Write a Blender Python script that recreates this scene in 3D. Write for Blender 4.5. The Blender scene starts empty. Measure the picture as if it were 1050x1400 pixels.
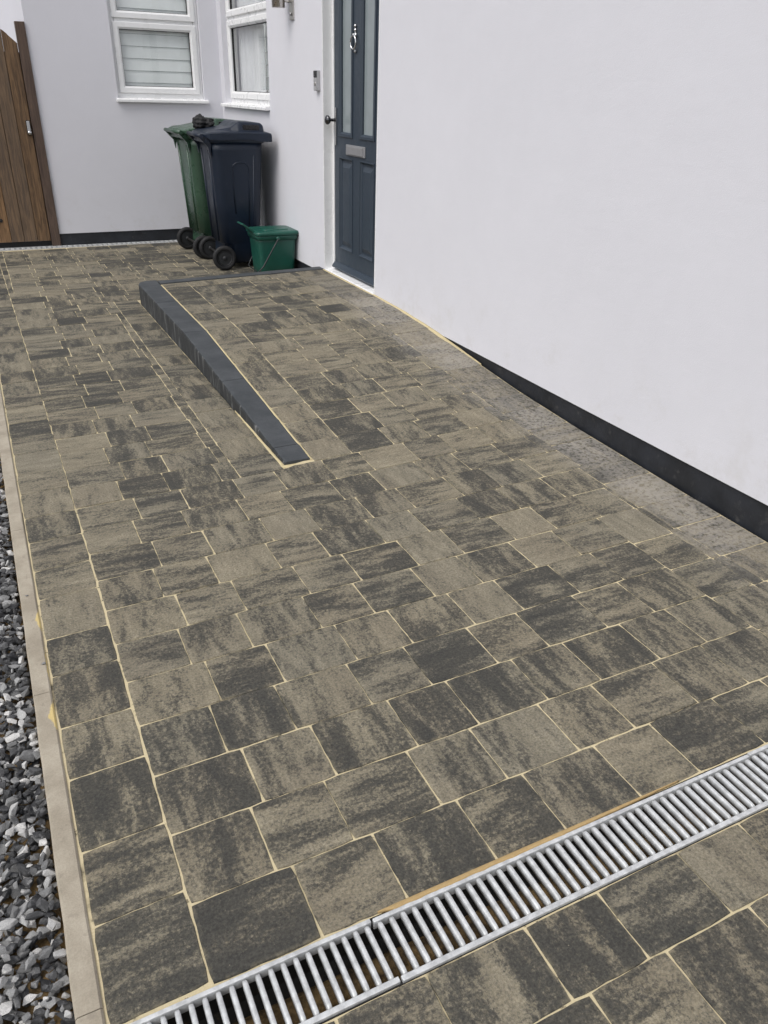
import bpy, bmesh, math, random
from mathutils import Vector, Matrix, noise
random.seed(7)
R = math.radians
S = bpy.context.scene
COL = S.collection

# ------------------------------------------------------------------ helpers
def link(o, parent=None):
    COL.objects.link(o)
    if parent is not None: o.parent = parent
    return o

def tag(o, label=None, cat=None, group=None, kind=None):
    if label: o['label'] = label
    if cat: o['category'] = cat
    if group: o['group'] = group
    if kind: o['kind'] = kind
    return o

def thing(name, label, cat, loc=(0, 0, 0), group=None):
    o = bpy.data.objects.new(name, None); link(o)
    o.location = loc; o.empty_display_size = .1
    return tag(o, label, cat, group)

class MB:
    """collects shapes; build() links them as ONE mesh object"""
    def __init__(s): s.v = []; s.f = []; s.sm = []; s.m = []; s.mi = 0
    def add(s, vs, fs, smooth=False):
        n = len(s.v); s.v += [tuple(p) for p in vs]
        for f in fs:
            s.f.append(tuple(i + n for i in f)); s.sm.append(smooth); s.m.append(s.mi)
    def box(s, a, b, ch=0.0):
        x0, y0, z0 = a; x1, y1, z1 = b
        if ch <= 0:
            vs = [(x, y, z) for x in (x0, x1) for y in (y0, y1) for z in (z0, z1)]
            s.add(vs, [(0, 1, 3, 2), (4, 6, 7, 5), (0, 4, 5, 1), (2, 3, 7, 6), (0, 2, 6, 4), (1, 5, 7, 3)])
            return
        bm = bmesh.new(); bmesh.ops.create_cube(bm, size=1)
        for v in bm.verts:
            v.co = Vector((x0 + (v.co.x + .5) * (x1 - x0), y0 + (v.co.y + .5) * (y1 - y0), z0 + (v.co.z + .5) * (z1 - z0)))
        bmesh.ops.bevel(bm, geom=bm.edges[:], offset=ch, segments=2, affect='EDGES', profile=.6)
        s.bm(bm)
    def bm(s, bm, smooth=False):
        bm.verts.ensure_lookup_table()
        bmesh.ops.recalc_face_normals(bm, faces=bm.faces[:])
        s.add([v.co[:] for v in bm.verts], [[v.index for v in f.verts] for f in bm.faces], smooth)
        bm.free()
    def loft(s, rings, cap=True, smooth=True, closed=True):
        n = len(rings[0]); vs = [p for r in rings for p in r]; fs = []
        for i in range(len(rings) - 1):
            for j in range(n if closed else n - 1):
                k = (j + 1) % n
                fs.append((i * n + j, i * n + k, (i + 1) * n + k, (i + 1) * n + j))
        s.add(vs, fs, smooth)
        if cap:
            s.add(rings[0], [tuple(range(n))[::-1]]); s.add(rings[-1], [tuple(range(n))])
    def tube(s, pts, r, n=10, cap=True):
        pts = [Vector(p) for p in pts]; rings = []
        up = Vector((.13, .21, .97)); 
        for i, p in enumerate(pts):
            d = (pts[min(i + 1, len(pts) - 1)] - pts[max(i - 1, 0)]).normalized()
            a = d.cross(up)
            if a.length < 1e-3: a = d.cross(Vector((1, 0, 0)))
            a.normalize(); b = d.cross(a); up = -b if False else up
            rr = r[i] if isinstance(r, (list, tuple)) else r
            rings.append([p + a * math.cos(t) * rr + b * math.sin(t) * rr for t in [2 * math.pi * k / n for k in range(n)]])
        s.loft(rings, cap)
    def lathe(s, prof, c, axis='z', n=28):
        rings = []
        for r, h in prof:
            ring = []
            for k in range(n):
                t = 2 * math.pi * k / n; u, w = r * math.cos(t), r * math.sin(t)
                ring.append({'z': (c[0] + u, c[1] + w, c[2] + h), 'y': (c[0] + u, c[1] + h, c[2] + w), 'x': (c[0] + h, c[1] + u, c[2] + w)}[axis])
            rings.append(ring)
        s.loft(rings, True)
    def prism(s, poly, y0, y1, axis='y', smooth=False):
        """poly in the two other axes, extruded along axis"""
        def P(a, b, h): return {'y': (a, h, b), 'x': (h, a, b), 'z': (a, b, h)}[axis]
        r0 = [P(a, b, y0) for a, b in poly]; r1 = [P(a, b, y1) for a, b in poly]
        s.loft([r0, r1], True, smooth)
    def build(s, name, mats, parent=None, smooth=None, bevel=0, fix=True):
        me = bpy.data.meshes.new(name); me.from_pydata(s.v, [], s.f)
        if not isinstance(mats, (list, tuple)): mats = [mats]
        for m in mats: me.materials.append(m)
        me.polygons.foreach_set('material_index', s.m)
        me.polygons.foreach_set('use_smooth', s.sm if smooth is None else [smooth] * len(s.f))
        if fix:
            bm = bmesh.new(); bm.from_mesh(me)
            bmesh.ops.remove_doubles(bm, verts=bm.verts[:], dist=1e-5)
            bmesh.ops.recalc_face_normals(bm, faces=bm.faces[:]); bm.to_mesh(me); bm.free()
        me.update()
        o = bpy.data.objects.new(name, me); link(o, parent)
        if bevel:
            b = o.modifiers.new('bevel', 'BEVEL'); b.width = bevel; b.segments = 2; b.limit_method = 'ANGLE'; b.angle_limit = R(35)
        return o

def rrect(cx, cy, hx, hy, r, z, n=5):
    """rounded rectangle ring at height z"""
    out = []
    r = min(r, hx * .98, hy * .98)
    for qx, qy, a0 in ((1, 1, 0), (-1, 1, 90), (-1, -1, 180), (1, -1, 270)):
        for k in range(n + 1):
            a = R(a0 + 90 * k / n)
            out.append((cx + qx * (hx - r) + r * math.cos(a), cy + qy * (hy - r) + r * math.sin(a), z))
    return out

def lerp(a, b, t): return a + (b - a) * t
def interp(tab, x):
    if x <= tab[0][0]: return tab[0][1]
    for (a, b), (c, d) in zip(tab, tab[1:]):
        if x <= c: return b + (d - b) * (x - a) / (c - a)
    return tab[-1][1]

# ------------------------------------------------------------------ materials
class NT:
    def __init__(s, name):
        s.mat = bpy.data.materials.new(name); s.mat.use_nodes = True
        s.t = s.mat.node_tree; s.b = s.t.nodes['Principled BSDF']; s.out = s.t.nodes['Material Output']
    def n(s, typ, **kw):
        nd = s.t.nodes.new(typ)
        for k, v in kw.items():
            if k.startswith('i_'):
                key = k[2:]; key = int(key) if key.isdigit() else key.replace('_', ' ')
                s.set(nd.inputs[key], v)
            else: setattr(nd, k, v)
        return nd
    def set(s, sock, v):
        if isinstance(v, bpy.types.NodeSocket): s.t.links.new(v, sock)
        else: sock.default_value = v
    def noise(s, vec, scale, detail=4, rough=.55, dist=0.0):
        nd = s.n('ShaderNodeTexNoise', i_Scale=scale, i_Detail=detail, i_Roughness=rough, i_Distortion=dist)
        if vec is not None: s.set(nd.inputs['Vector'], vec)
        return nd.outputs['Fac']
    def math(s, op, a, b=0.0, c=None, clamp=False):
        nd = s.n('ShaderNodeMath', operation=op, use_clamp=clamp); s.set(nd.inputs[0], a); s.set(nd.inputs[1], b)
        if c is not None: s.set(nd.inputs[2], c)
        return nd.outputs[0]
    def step(s, v, a, b, lo=0.0, hi=1.0):
        nd = s.n('ShaderNodeMapRange', interpolation_type='SMOOTHSTEP')
        s.set(nd.inputs['Value'], v)
        for k, x in zip(('From Min', 'From Max', 'To Min', 'To Max'), (a, b, lo, hi)): s.set(nd.inputs[k], x)
        return nd.outputs[0]
    def mix(s, f, a, b, blend='MIX'):
        nd = s.n('ShaderNodeMix', data_type='RGBA', blend_type=blend)
        s.set(nd.inputs[0], f); s.set(nd.inputs[6], a); s.set(nd.inputs[7], b)
        return nd.outputs[2]
    def vmul(s, v, xyz):
        nd = s.n('ShaderNodeVectorMath', operation='MULTIPLY'); s.set(nd.inputs[0], v); s.set(nd.inputs[1], xyz); return nd.outputs[0]
    def vadd(s, v, xyz):
        nd = s.n('ShaderNodeVectorMath', operation='ADD'); s.set(nd.inputs[0], v); s.set(nd.inputs[1], xyz); return nd.outputs[0]
    def pos(s): return s.n('ShaderNodeNewGeometry').outputs['Position']
    def obj(s): return s.n('ShaderNodeTexCoord').outputs['Object']
    def sep(s, v):
        nd = s.n('ShaderNodeSeparateXYZ'); s.set(nd.inputs[0], v); return nd.outputs
    def attr(s, name): return s.n('ShaderNodeAttribute', attribute_name=name)
    def bump(s, h, strength=.3, dist=.002):
        nd = s.n('ShaderNodeBump', i_Strength=strength, i_Distance=dist); s.set(nd.inputs['Height'], h)
        s.set(s.b.inputs['Normal'], nd.outputs[0])
    def fin(s, color=None, rough=None, metal=None, spec=None):
        for k, v in (('Base Color', color), ('Roughness', rough), ('Metallic', metal), ('Specular IOR Level', spec)):
            if v is not None: s.set(s.b.inputs[k], v)
        return s.mat

def rgb(r, g, b): return (r, g, b, 1.0)

def plain(name, c, rough=.5, metal=0.0, var=.12, scale=14, bump=0.0, bscale=120, spec=.5, dust=None):
    """a paint / plastic / metal with uneven tone, uneven gloss and a little dirt"""
    m = NT(name); p = m.obj()
    f = m.noise(p, scale, 5, .6)
    k = m.step(f, .25, .75, 1 - var, 1 + var)
    col = m.mix(1.0, c, k, 'MULTIPLY')
    if dust:
        d = m.step(m.noise(p, scale * 3.1, 6, .7), .55, .85, 0, dust[3])
        col = m.mix(d, col, dust[:3] + (1,))
    rg = m.step(m.noise(p, scale * 2.3, 4, .6), .2, .8, max(0.02, rough - .08), min(1, rough + .08))
    if bump: m.bump(m.noise(p, bscale, 3, .6), bump, .002)
    return m.fin(col, rg, metal, spec)

def mat_paver():
    m = NT('concrete_paver'); p = m.pos(); a = m.attr('pv'); s = m.n('ShaderNodeSeparateColor'); m.set(s.inputs[0], a.outputs['Color'])
    bias, dirn, hue = s.outputs; seed = a.outputs['Alpha']
    off = m.n('ShaderNodeCombineXYZ'); m.set(off.inputs[0], m.math('MULTIPLY', seed, 83.0)); m.set(off.inputs[1], m.math('MULTIPLY', seed, 37.0)); m.set(off.inputs[2], m.math('MULTIPLY', seed, 191.0))
    q = m.vadd(p, off.outputs[0])
    st = m.n('ShaderNodeMix', data_type='VECTOR'); m.set(st.inputs[0], dirn); m.set(st.inputs[4], (0.9, 3.6, 1)); m.set(st.inputs[5], (3.6, 0.9, 1))
    qs = m.vmul(q, st.outputs[1])
    n1 = m.noise(qs, 4.6, 7, .62, .3)
    n2 = m.noise(q, 100, 5, .8)
    n3 = m.noise(qs, 13, 7, .75)
    h = m.math('ADD', m.math('MULTIPLY_ADD', n1, 1.35, -.175), m.math('MULTIPLY', m.math('SUBTRACT', n2, .5), 1.15))
    h = m.math('ADD', h, m.math('MULTIPLY', m.math('SUBTRACT', n3, .5), .80))
    h = m.math('ADD', h, m.math('MULTIPLY', m.math('SUBTRACT', bias, .5), .50))
    dark = m.math('MULTIPLY_ADD', m.step(h, .20, .82), .66, m.math('MULTIPLY', m.step(h, .45, .61), .34))
    light = m.mix(hue, rgb(.218, .190, .131), rgb(.184, .165, .120))
    light = m.mix(m.step(n2, .35, .7, 0, .35), light, rgb(.26, .235, .19))
    light = m.mix(1.0, light, m.step(m.noise(qs, 9, 6, .7), .3, .7, .80, 1.16), 'MULTIPLY')
    light = m.mix(m.step(m.noise(q, 3.5, 3), .4, .65, 0, .32), light, rgb(.165, .138, .098))
    dk = m.mix(m.step(n3, .3, .7), rgb(.025, .0265, .0265), rgb(.045, .0435, .038))
    col = m.mix(m.math('MULTIPLY', dark, .93), light, dk)
    # grain of the aggregate
    g = m.noise(p, 170, 5, .8)
    col = m.mix(1.0, col, m.step(g, .28, .72, .55, 1.42), 'MULTIPLY')
    pits = m.math('MULTIPLY', m.step(m.noise(p, 110, 3, .65), .57, .65), m.step(m.noise(p, 14, 4, .7), .42, .62))
    col = m.mix(m.math('MULTIPLY', pits, .42), col, rgb(.020, .020, .019))
    vo = m.n('ShaderNodeTexVoronoi', i_Scale=95.0); m.set(vo.inputs['Vector'], p)
    sp = m.math('MULTIPLY', m.step(vo.outputs['Distance'], .16, .05), m.step(m.noise(p, 31, 2), .6, .68))
    col = m.mix(m.math('MULTIPLY', sp, .55), col, rgb(.33, .29, .22))
    # cement bloom left on the blocks cut against the wall
    X = m.sep(p)
    band = m.step(m.math('ADD', X[0], m.math('MULTIPLY', m.noise(p, 3.1, 4), .35)), 2.10, 2.36)
    band = m.math('MULTIPLY', band, m.math('MULTIPLY', m.step(X[1], .9, 1.7), m.step(X[1], 6.0, 4.5)))
    pit = m.step(m.noise(p, 62, 4, .65), .34, .56)
    col = m.mix(m.math('MULTIPLY', m.math('MULTIPLY', band, m.math('MULTIPLY_ADD', hue, .55, .42)), m.math('MULTIPLY', pit, .62)), col, rgb(.36, .335, .30))
    # a little jointing sand on the arrises
    e = m.attr('edge').outputs['Fac']
    es = m.math('MULTIPLY', e, m.step(m.noise(p, 26, 4, .7), .44, .66))
    col = m.mix(m.math('MULTIPLY', es, .32), col, rgb(.36, .31, .20))
    hb = m.math('ADD', m.math('MULTIPLY', g, .5), m.math('MULTIPLY', n2, 1.2))
    m.bump(hb, .55, .0018)
    return m.fin(col, m.step(n2, .2, .8, .74, .92), 0, .36)

def mat_sand():
    m = NT('jointing_sand'); p = m.pos()
    a = m.step(m.noise(p, 5, 5, .65), .27, .42)
    b = m.step(m.noise(p, 40, 4, .7), .28, .42)
    c = m.mix(m.noise(p, 300, 2), rgb(.45, .375, .22), rgb(.63, .55, .37))
    col = m.mix(m.math('MULTIPLY', a, b), rgb(.075, .065, .048), c)
    m.bump(m.noise(p, 500, 2), .4, .001)
    return m.fin(col, .95, 0, .2)

def mat_render(name, c):
    m = NT(name); p = m.pos()
    f = m.noise(p, .9, 5, .6); g = m.noise(p, 6.5, 6, .65)
    col = m.mix(1.0, c, m.step(f, .3, .7, .985, 1.012), 'MULTIPLY')
    col = m.mix(1.0, col, m.step(g, .3, .75, .99, 1.008), 'MULTIPLY')
    z = m.sep(p)[2]
    splash = m.math('MULTIPLY', m.step(z, .55, .12), m.step(m.noise(p, 5.5, 6, .7), .48, .70))
    col = m.mix(m.math('MULTIPLY', splash, .30), col, rgb(.52, .50, .47))
    tr = m.noise(m.vmul(p, (1, 1, 2.2)), 9, 5, .6, .6)
    fine = m.noise(p, 260, 3, .6)
    m.bump(m.math('ADD', m.math('MULTIPLY', tr, .60), m.math('MULTIPLY', fine, .55)), .42, .004)
    return m.fin(col, .88, 0, .25)

def mat_wood(name, dark, light):
    m = NT(name); p = m.obj(); a = m.attr('pk'); s = m.n('ShaderNodeSeparateColor'); m.set(s.inputs[0], a.outputs['Color'])
    sd = m.n('ShaderNodeCombineXYZ'); m.set(sd.inputs[0], m.math('MULTIPLY', s.outputs[0], 31.0)); m.set(sd.inputs[2], m.math('MULTIPLY', s.outputs[0], 77.0))
    q = m.vadd(p, sd.outputs[0])
    gr = m.noise(m.vmul(q, (16, 16, 1.3)), 3.4, 6, .65, .8)
    fi = m.noise(m.vmul(q, (90, 90, 2.2)), 3.0, 4, .6)
    vo = m.n('ShaderNodeTexVoronoi', i_Scale=1.0); m.set(vo.inputs['Vector'], m.vmul(q, (7, 7, 3.2)))
    knot = m.step(vo.outputs['Distance'], .13, .05)
    col = m.mix(m.step(gr, .3, .7), dark, light)
    col = m.mix(1.0, col, m.step(s.outputs[1], 0, 1, .62, 1.22), 'MULTIPLY')
    col = m.mix(m.math('MULTIPLY', s.outputs[2], .6), col, rgb(.085, .078, .070))
    col = m.mix(1.0, col, m.step(fi, .3, .7, .78, 1.15), 'MULTIPLY')
    col = m.mix(m.math('MULTIPLY', knot, .6), col, rgb(.20, .13, .08))
    m.bump(m.math('ADD', gr, fi), .3, .002)
    return m.fin(col, .78, 0, .3)

def mat_kerb():
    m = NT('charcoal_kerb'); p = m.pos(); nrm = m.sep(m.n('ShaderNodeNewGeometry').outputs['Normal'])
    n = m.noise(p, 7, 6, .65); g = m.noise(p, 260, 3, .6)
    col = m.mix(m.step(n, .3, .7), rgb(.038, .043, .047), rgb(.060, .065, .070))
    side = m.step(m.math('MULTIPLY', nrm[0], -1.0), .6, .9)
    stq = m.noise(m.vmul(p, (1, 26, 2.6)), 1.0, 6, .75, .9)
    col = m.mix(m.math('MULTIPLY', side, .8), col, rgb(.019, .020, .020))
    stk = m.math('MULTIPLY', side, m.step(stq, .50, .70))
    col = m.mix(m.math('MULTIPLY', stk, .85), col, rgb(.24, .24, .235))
    patch = m.step(m.noise(m.vadd(p, (3.3, 1.7, 0)), 3.6, 5, .7), .60, .72)
    col = m.mix(m.math('MULTIPLY', patch, .28), col, rgb(.13, .135, .14))
    col = m.mix(1.0, col, m.step(g, .2, .8, .8, 1.2), 'MULTIPLY')
    m.bump(m.math('ADD', g, m.math('MULTIPLY', n, .5)), .25, .001)
    return m.fin(col, .72, 0, .4)

def mat_edging():
    m = NT('edging_concrete'); p = m.pos()
    n = m.noise(p, 9, 6, .65); g = m.noise(p, 330, 3, .6)
    col = m.mix(m.step(n, .3, .7), rgb(.275, .240, .186), rgb(.375, .334, .265))
    col = m.mix(m.step(m.noise(p, 40, 3), .62, .72, 0, .3), col, rgb(.14, .12, .10))
    # splashes of jointing sand spilt on the edging
    X = m.sep(p); w = m.math('MULTIPLY', m.math('SUBTRACT', m.noise(p, 45, 4, .7), .5), .05)
    tot = None
    for (x, y, rx, ry) in ((-.068, 2.07, .016, .065), (-.070, 1.64, .017, .06), (-.066, 1.85, .006, .2)):
        d = m.math('ADD', m.math('ABSOLUTE', m.math('DIVIDE', m.math('SUBTRACT', X[0], x), rx)), m.math('ABSOLUTE', m.math('DIVIDE', m.math('SUBTRACT', X[1], y), ry)))
        k = m.step(m.math('ADD', d, m.math('MULTIPLY', w, 24.0)), 1.05, .75)
        tot = k if tot is None else m.math('MAXIMUM', tot, k)
    col = m.mix(m.math('MULTIPLY', tot, .85), col, rgb(.56, .43, .17))
    col = m.mix(1.0, col, m.step(g, .2, .8, .88, 1.12), 'MULTIPLY')
    m.bump(m.math('ADD', g, m.math('MULTIPLY', n, 1.0)), .25, .001)
    return m.fin(col, .88, 0, .3)

def mat_rock():
    m = NT('crushed_stone'); p = m.pos(); a = m.attr('rk').outputs['Fac']
    n = m.noise(p, 70, 5, .7); g = m.noise(p, 500, 3, .7)
    cr = m.n('ShaderNodeValToRGB'); m.set(cr.inputs[0], a)
    e = cr.color_ramp.elements; e[0].position = 0; e[0].color = rgb(.024, .0245, .027); e[1].position = 1; e[1].color = rgb(.55, .54, .52)
    for t, c in ((.36, (.062, .0625, .064)), (.56, (.16, .16, .158)), (.75, (.31, .31, .305)), (.89, (.53, .52, .50))):
        k = cr.color_ramp.elements.new(t); k.color = rgb(*c)
    col = m.mix(m.step(n, .45, .75, 0, .55), cr.outputs[0], rgb(.25, .25, .25))
    col = m.mix(1.0, col, m.step(g, .2, .8, .7, 1.3), 'MULTIPLY')
    m.bump(m.math('ADD', n, g), .4, .0015)
    return m.fin(col, .8, 0, .35)

def mat_glass(name, tint, rough=.02, gl=.55):
    m = NT(name); t = m.t
    tr = m.n('ShaderNodeBsdfTransparent'); tr.inputs[0].default_value = tint
    gb = m.n('ShaderNodeBsdfGlossy'); gb.inputs['Roughness'].default_value = rough
    lw = m.n('ShaderNodeLayerWeight', i_Blend=.5)
    f = m.math('MULTIPLY_ADD', m.math('POWER', lw.outputs['Facing'], 4.0), .85, .075, True)
    mx = m.n('ShaderNodeMixShader'); m.set(mx.inputs[0], f); m.set(mx.inputs[1], tr.outputs[0]); m.set(mx.inputs[2], gb.outputs[0])
    t.links.new(mx.outputs[0], m.out.inputs['Surface'])
    return m.mat

def mat_soil():
    m = NT('bedding_sand'); p = m.pos()
    col = m.mix(m.step(m.noise(p, 18, 6, .7), .35, .65), rgb(.06, .043, .026), rgb(.30, .20, .09))
    m.bump(m.noise(p, 200, 4), .6, .003)
    return m.fin(col, .95, 0, .2)

def mat_ground():
    m = NT('tarmac'); p = m.pos()
    col = m.mix(m.step(m.noise(p, 3, 6, .7), .3, .7), rgb(.045, .045, .046), rgb(.075, .074, .072))
    col = m.mix(1.0, col, m.step(m.noise(p, 220, 3, .6), .2, .8, .7, 1.3), 'MULTIPLY')
    return m.fin(col, .9, 0, .3)

M = {}
M['paver'] = mat_paver(); M['sand'] = mat_sand()
M['wall'] = mat_render('lilac_render', rgb(.668, .664, .702))
M['nwall'] = mat_render('white_render', rgb(.80, .80, .83))
M['kerb'] = mat_kerb(); M['edging'] = mat_edging(); M['rock'] = mat_rock(); M['soil'] = mat_soil(); M['ground'] = mat_ground()
M['plinth'] = plain('black_bitumen_paint', rgb(.016, .018, .023), .5, 0, .35, 8, .35, 60, .5, (.13, .125, .115, .55))
M['upvc'] = plain('white_upvc', rgb(.80, .80, .80), .3, 0, .02, 4)
M['gasket'] = plain('black_rubber_gasket', rgb(.012, .012, .013), .6)
M['door'] = plain('slate_blue_door_skin', rgb(.030, .043, .060), .42, 0, .05, 6, .12, 160)
M['doordark'] = plain('dark_door_edge', rgb(.010, .012, .016), .5)
M['chrome'] = plain('polished_chrome', rgb(.62, .62, .63), .12, 1, .03, 20)
M['steel'] = plain('brushed_steel', rgb(.52, .50, .47), .32, 1, .08, 30)
M['pewter'] = plain('satin_nickel', rgb(.36, .36, .37), .40, .5, .05, 25)
M['darknickel'] = plain('dark_nickel', rgb(.11, .11, .115), .25, 1, .05, 25)
M['galv'] = plain('galvanised_steel', rgb(.54, .55, .55), .55, .35, .22, 60, .15, 220, .5, (.45, .42, .36, .3))
M['navy'] = plain('navy_bin_plastic', rgb(.0045, .0105, .0235), .40, 0, .14, 5, .22, 380, .45, (.09, .09, .09, .14))
M['green'] = plain('green_bin_plastic', rgb(.030, .068, .042), .30, 0, .14, 5, .22, 380, .6, (.12, .14, .11, .18))
M['teal'] = plain('caddy_green_plastic', rgb(.008, .070, .050), .36, 0, .08, 9, .15, 300, .5)
M['greyplastic'] = plain('dark_grey_plastic', rgb(.022, .024, .025), .42, 0, .08)
M['tyre'] = plain('black_rubber', rgb(.012, .012, .013), .7, 0, .2, 30, .2, 200, .4, (.06, .055, .05, .15))
M['hub'] = plain('black_wheel_plastic', rgb(.018, .019, .021), .5)
M['black'] = plain('black_plastic', rgb(.010, .010, .011), .28)
M['iron'] = plain('black_iron', rgb(.014, .013, .013), .55, 0, .2, 40, .2)
M['gate'] = mat_wood('weathered_gate_boards', rgb(.105, .060, .031), rgb(.290, .170, .082))
M['post'] = mat_wood('reddish_post_timber', rgb(.075, .050, .040), rgb(.135, .093, .070))
M['glass'] = mat_glass('window_glass', rgb(.97, .985, .98))
def mat_cloth(name, c, tl):
    m = NT(name); p = m.obj(); col = m.mix(1.0, c, m.step(m.noise(p, 8, 4), .3, .7, .97, 1.03), 'MULTIPLY')
    m.fin(col, .85, 0, .2); tr = m.n('ShaderNodeBsdfTranslucent'); m.set(tr.inputs[0], col)
    mx = m.n('ShaderNodeMixShader'); mx.inputs[0].default_value = tl
    m.set(mx.inputs[1], m.b.outputs[0]); m.set(mx.inputs[2], tr.outputs[0]); m.t.links.new(mx.outputs[0], m.out.inputs['Surface']); return m.mat
M['blind'] = mat_cloth('blind_fabric', rgb(.93, .955, .95), .12)
M['blindedge'] = plain('blind_slat_edge', rgb(.33, .36, .36), .8, 0, .05, 5)
M['curtain'] = mat_cloth('curtain_fabric', rgb(.88, .88, .90), .15)
M['frost'] = plain('frosted_door_glass', rgb(.25, .285, .295), .16, 0, .06, 7, 0, 100, .6)
M['channel'] = plain('channel_plastic', rgb(.018, .018, .018), .7, 0, .25, 20, .2, 90, .4, (.13, .08, .035, .7))
M['roof'] = plain('flat_roof_felt', rgb(.05, .05, .055), .9)
M['floor'] = plain('pale_bounce_floor', rgb(.72, .68, .62), .5)  # unseen floor, made pale to bounce light onto the blinds
M['silver'] = plain('silver_plastic', rgb(.46, .46, .47), .35, .4, .03)

# ------------------------------------------------------------------ levels
ZK = [(2.787, .012), (2.95, .022), (4.45, .128), (6.5, .137)]                # kerb line of the ramp
ZW = [(1.5, 0), (1.95, .010), (2.6, .029), (3.1, .052), (3.7, .100), (4.07, .131), (4.4, .148), (4.8, .158), (6.5, .163)]
WX = 2.312                                                               # face of the house wall
LB = 5.83                                                                # back of the landing
def zfloor(x, y):
    if y > LB - .001 or x < .945: return 0.0
    w = min(max((x - 1.03) / (WX - 1.03), 0), 1)
    zk = interp([(2.70, 0)] + ZK, y) if y < 2.80 else interp(ZK, y)
    if y < 2.79: zk = 0 if y < 2.6 else zk * (y - 2.6) / .19
    return zk * (1 - w) + interp(ZW, y) * w
def xl(y): return .908 + (5.86 - y) * (.030 / 3.07)
XKR = 1.054

# ------------------------------------------------------------------ paving
pav = MB(); PV = []; EDGE = []
def paver(x0, x1, ya0, ya1, yb0, yb1, bias=None, zf=zfloor, gap=.0010):
    """one block: left edge x0 (y ya0..ya1), right edge x1 (y yb0..yb1)"""
    if x1 - x0 < .012: return
    j = lambda s: random.uniform(-s, s)
    jx, jy = j(.0007), j(.0008)
    if ya0 > 3.6: gap = .0009
    c = [(x0 + gap + jx, ya0 + gap + jy), (x1 - gap + jx, yb0 + gap + jy), (x1 - gap + jx, yb1 - gap + jy), (x0 + gap + jx, ya1 - gap + jy)]
    cx = sum(p[0] for p in c) / 4; cy = sum(p[1] for p in c) / 4
    if cy > 4.2: n = 3
    else: n = 7
    rc = .0035; ring = []
    for k in range(4):
        a = Vector(c[k]); b = Vector(c[(k + 1) % 4]); d = (b - a); L = d.length; d.normalize(); nn = Vector((d.y, -d.x))
        for i in range(n):
            t = i / n
            p = a + d * (L * t)
            if i == 0:
                pr = Vector(c[k - 1]); d0 = (a - pr).normalized(); p = a + (d - d0) * rc * .6
            else: p = p + nn * (j(.0011) if n > 3 else 0)
            ring.append(p)
    def inset(r, m):
        out = []
        for p in r:
            v = Vector((cx, cy)) - p
            hx = max(abs(c[1][0] - c[0][0]), .01) / 2; hy = max(abs(c[3][1] - c[0][1]), .01) / 2
            q = Vector((p.x + m * max(-1, min(1, v.x / max(hx - m, 1e-3))) , p.y + m * max(-1, min(1, v.y / max(hy - m, 1e-3)))))
            out.append(q)
        return out
    tz = j(.0013); tx, ty = j(.004), j(.004)
    def Z(p): return zf(p.x, p.y) + tz + (p.x - cx) * tx + (p.y - cy) * ty
    lim = min(x1 - x0, abs(ya1 - ya0))
    rings = [(ring, -.03, 1), (ring, -.0030, 1), (inset(ring, .0014), -.0003, .75), (inset(ring, min(.009, lim * .3)), 0, 0)]
    n0 = len(pav.v); rr = []
    for r, dz, e in rings:
        rr.append([(p.x, p.y, Z(p) + dz) for p in r]); EDGE.extend([e] * len(r))
    pav.loft(rr, False, False)
    N = len(ring); base = n0 + 3 * N
    pav.f.append(tuple(range(base, base + N))); pav.sm.append(False); pav.m.append(0)
    if bias is None:
        bias = min(max(random.gauss(.50, .20), 0.02), .98)
    col = (bias, float(random.random() < .5), random.random(), random.random())
    PV.extend([col] * (len(pav.v) - n0))

def yrow(k, x):
    """line k of the coursing (k = 1 is the first line beyond the drain)"""
    s = min(.007 + .0026 * max(k - 1, 0), .030)
    return .996 + .1745 * (k - 1) + s * (x - .11)
YD0, YD1 = .690, .8255                                                 # the drain
def ybound(k, x):
    if k == 0: return YD1 + .002
    if k < 0: return (YD0 - .003) if k == -1 + 1 else .535 + .1745 * (k + 1) + .004 * (x - .1)
    return yrow(k, x)
def joints(par, xa, xb):
    out = []
    base = .110 if par else .110
    xs = []
    if par: seq = [.173, .175, .210, .177, .209, .178, .2135, .188, .21, .178, .21, .178]
    else: seq = [.207, .177, .210, .177, .211, .177, .2165, .179, .21, .178, .21, .178]
    x = .110; xs = [x]
    for w in seq: x += w; xs.append(x)
    out = [xa] + [v for v in xs if xa + .035 < v < xb - .035] + [xb]
    return [(v + random.uniform(-.002, .002)) if 0 < i < len(out) - 1 else v for i, v in enumerate(out)]
# how dark each block of the nearest courses is, left to right
TONE = {0: (.92, .52, .68, .72, .52, .36, .80, .70, .6), 1: (.55, .42, .62, .48, .27, .47, .52, .52, .62), 2: (.68, .52, .62, .78, .78, .52, .82, .58, .6),
        3: (.62, .72, .50, .46, .86, .56, .76, .45, .6), 4: (.36, .55, .46, .46, .52, .28, .76, .50, .62), 5: (.46, .45, .46, .52, .66, .28, .72, .20, .56),
        6: (.36, .30, .50, .30, .70, .20, .60, .20, .60), 7: (.50, .50, .26, .44, .70, .18, .55, .60, .5), 8: (.66, .50, .45, .25, .62, .50, .45, .60, .5),
        -1: (.8, .62, .62, .74, .66, .36, .6, .6, .6), -2: (.6, .6, .6, .55, .62, .66, .6, .6, .6)}
def row(lo, hi, par, xa, xb, tone=None):
    js = joints(par, xa, xb); tn = TONE.get(tone, ())
    for i, (a, b) in enumerate(zip(js, js[1:])):
        paver(a, b, lo(a), hi(a), lo(b), hi(b), tn[i] + random.uniform(-.04, .04) if i < len(tn) else None)

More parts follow.
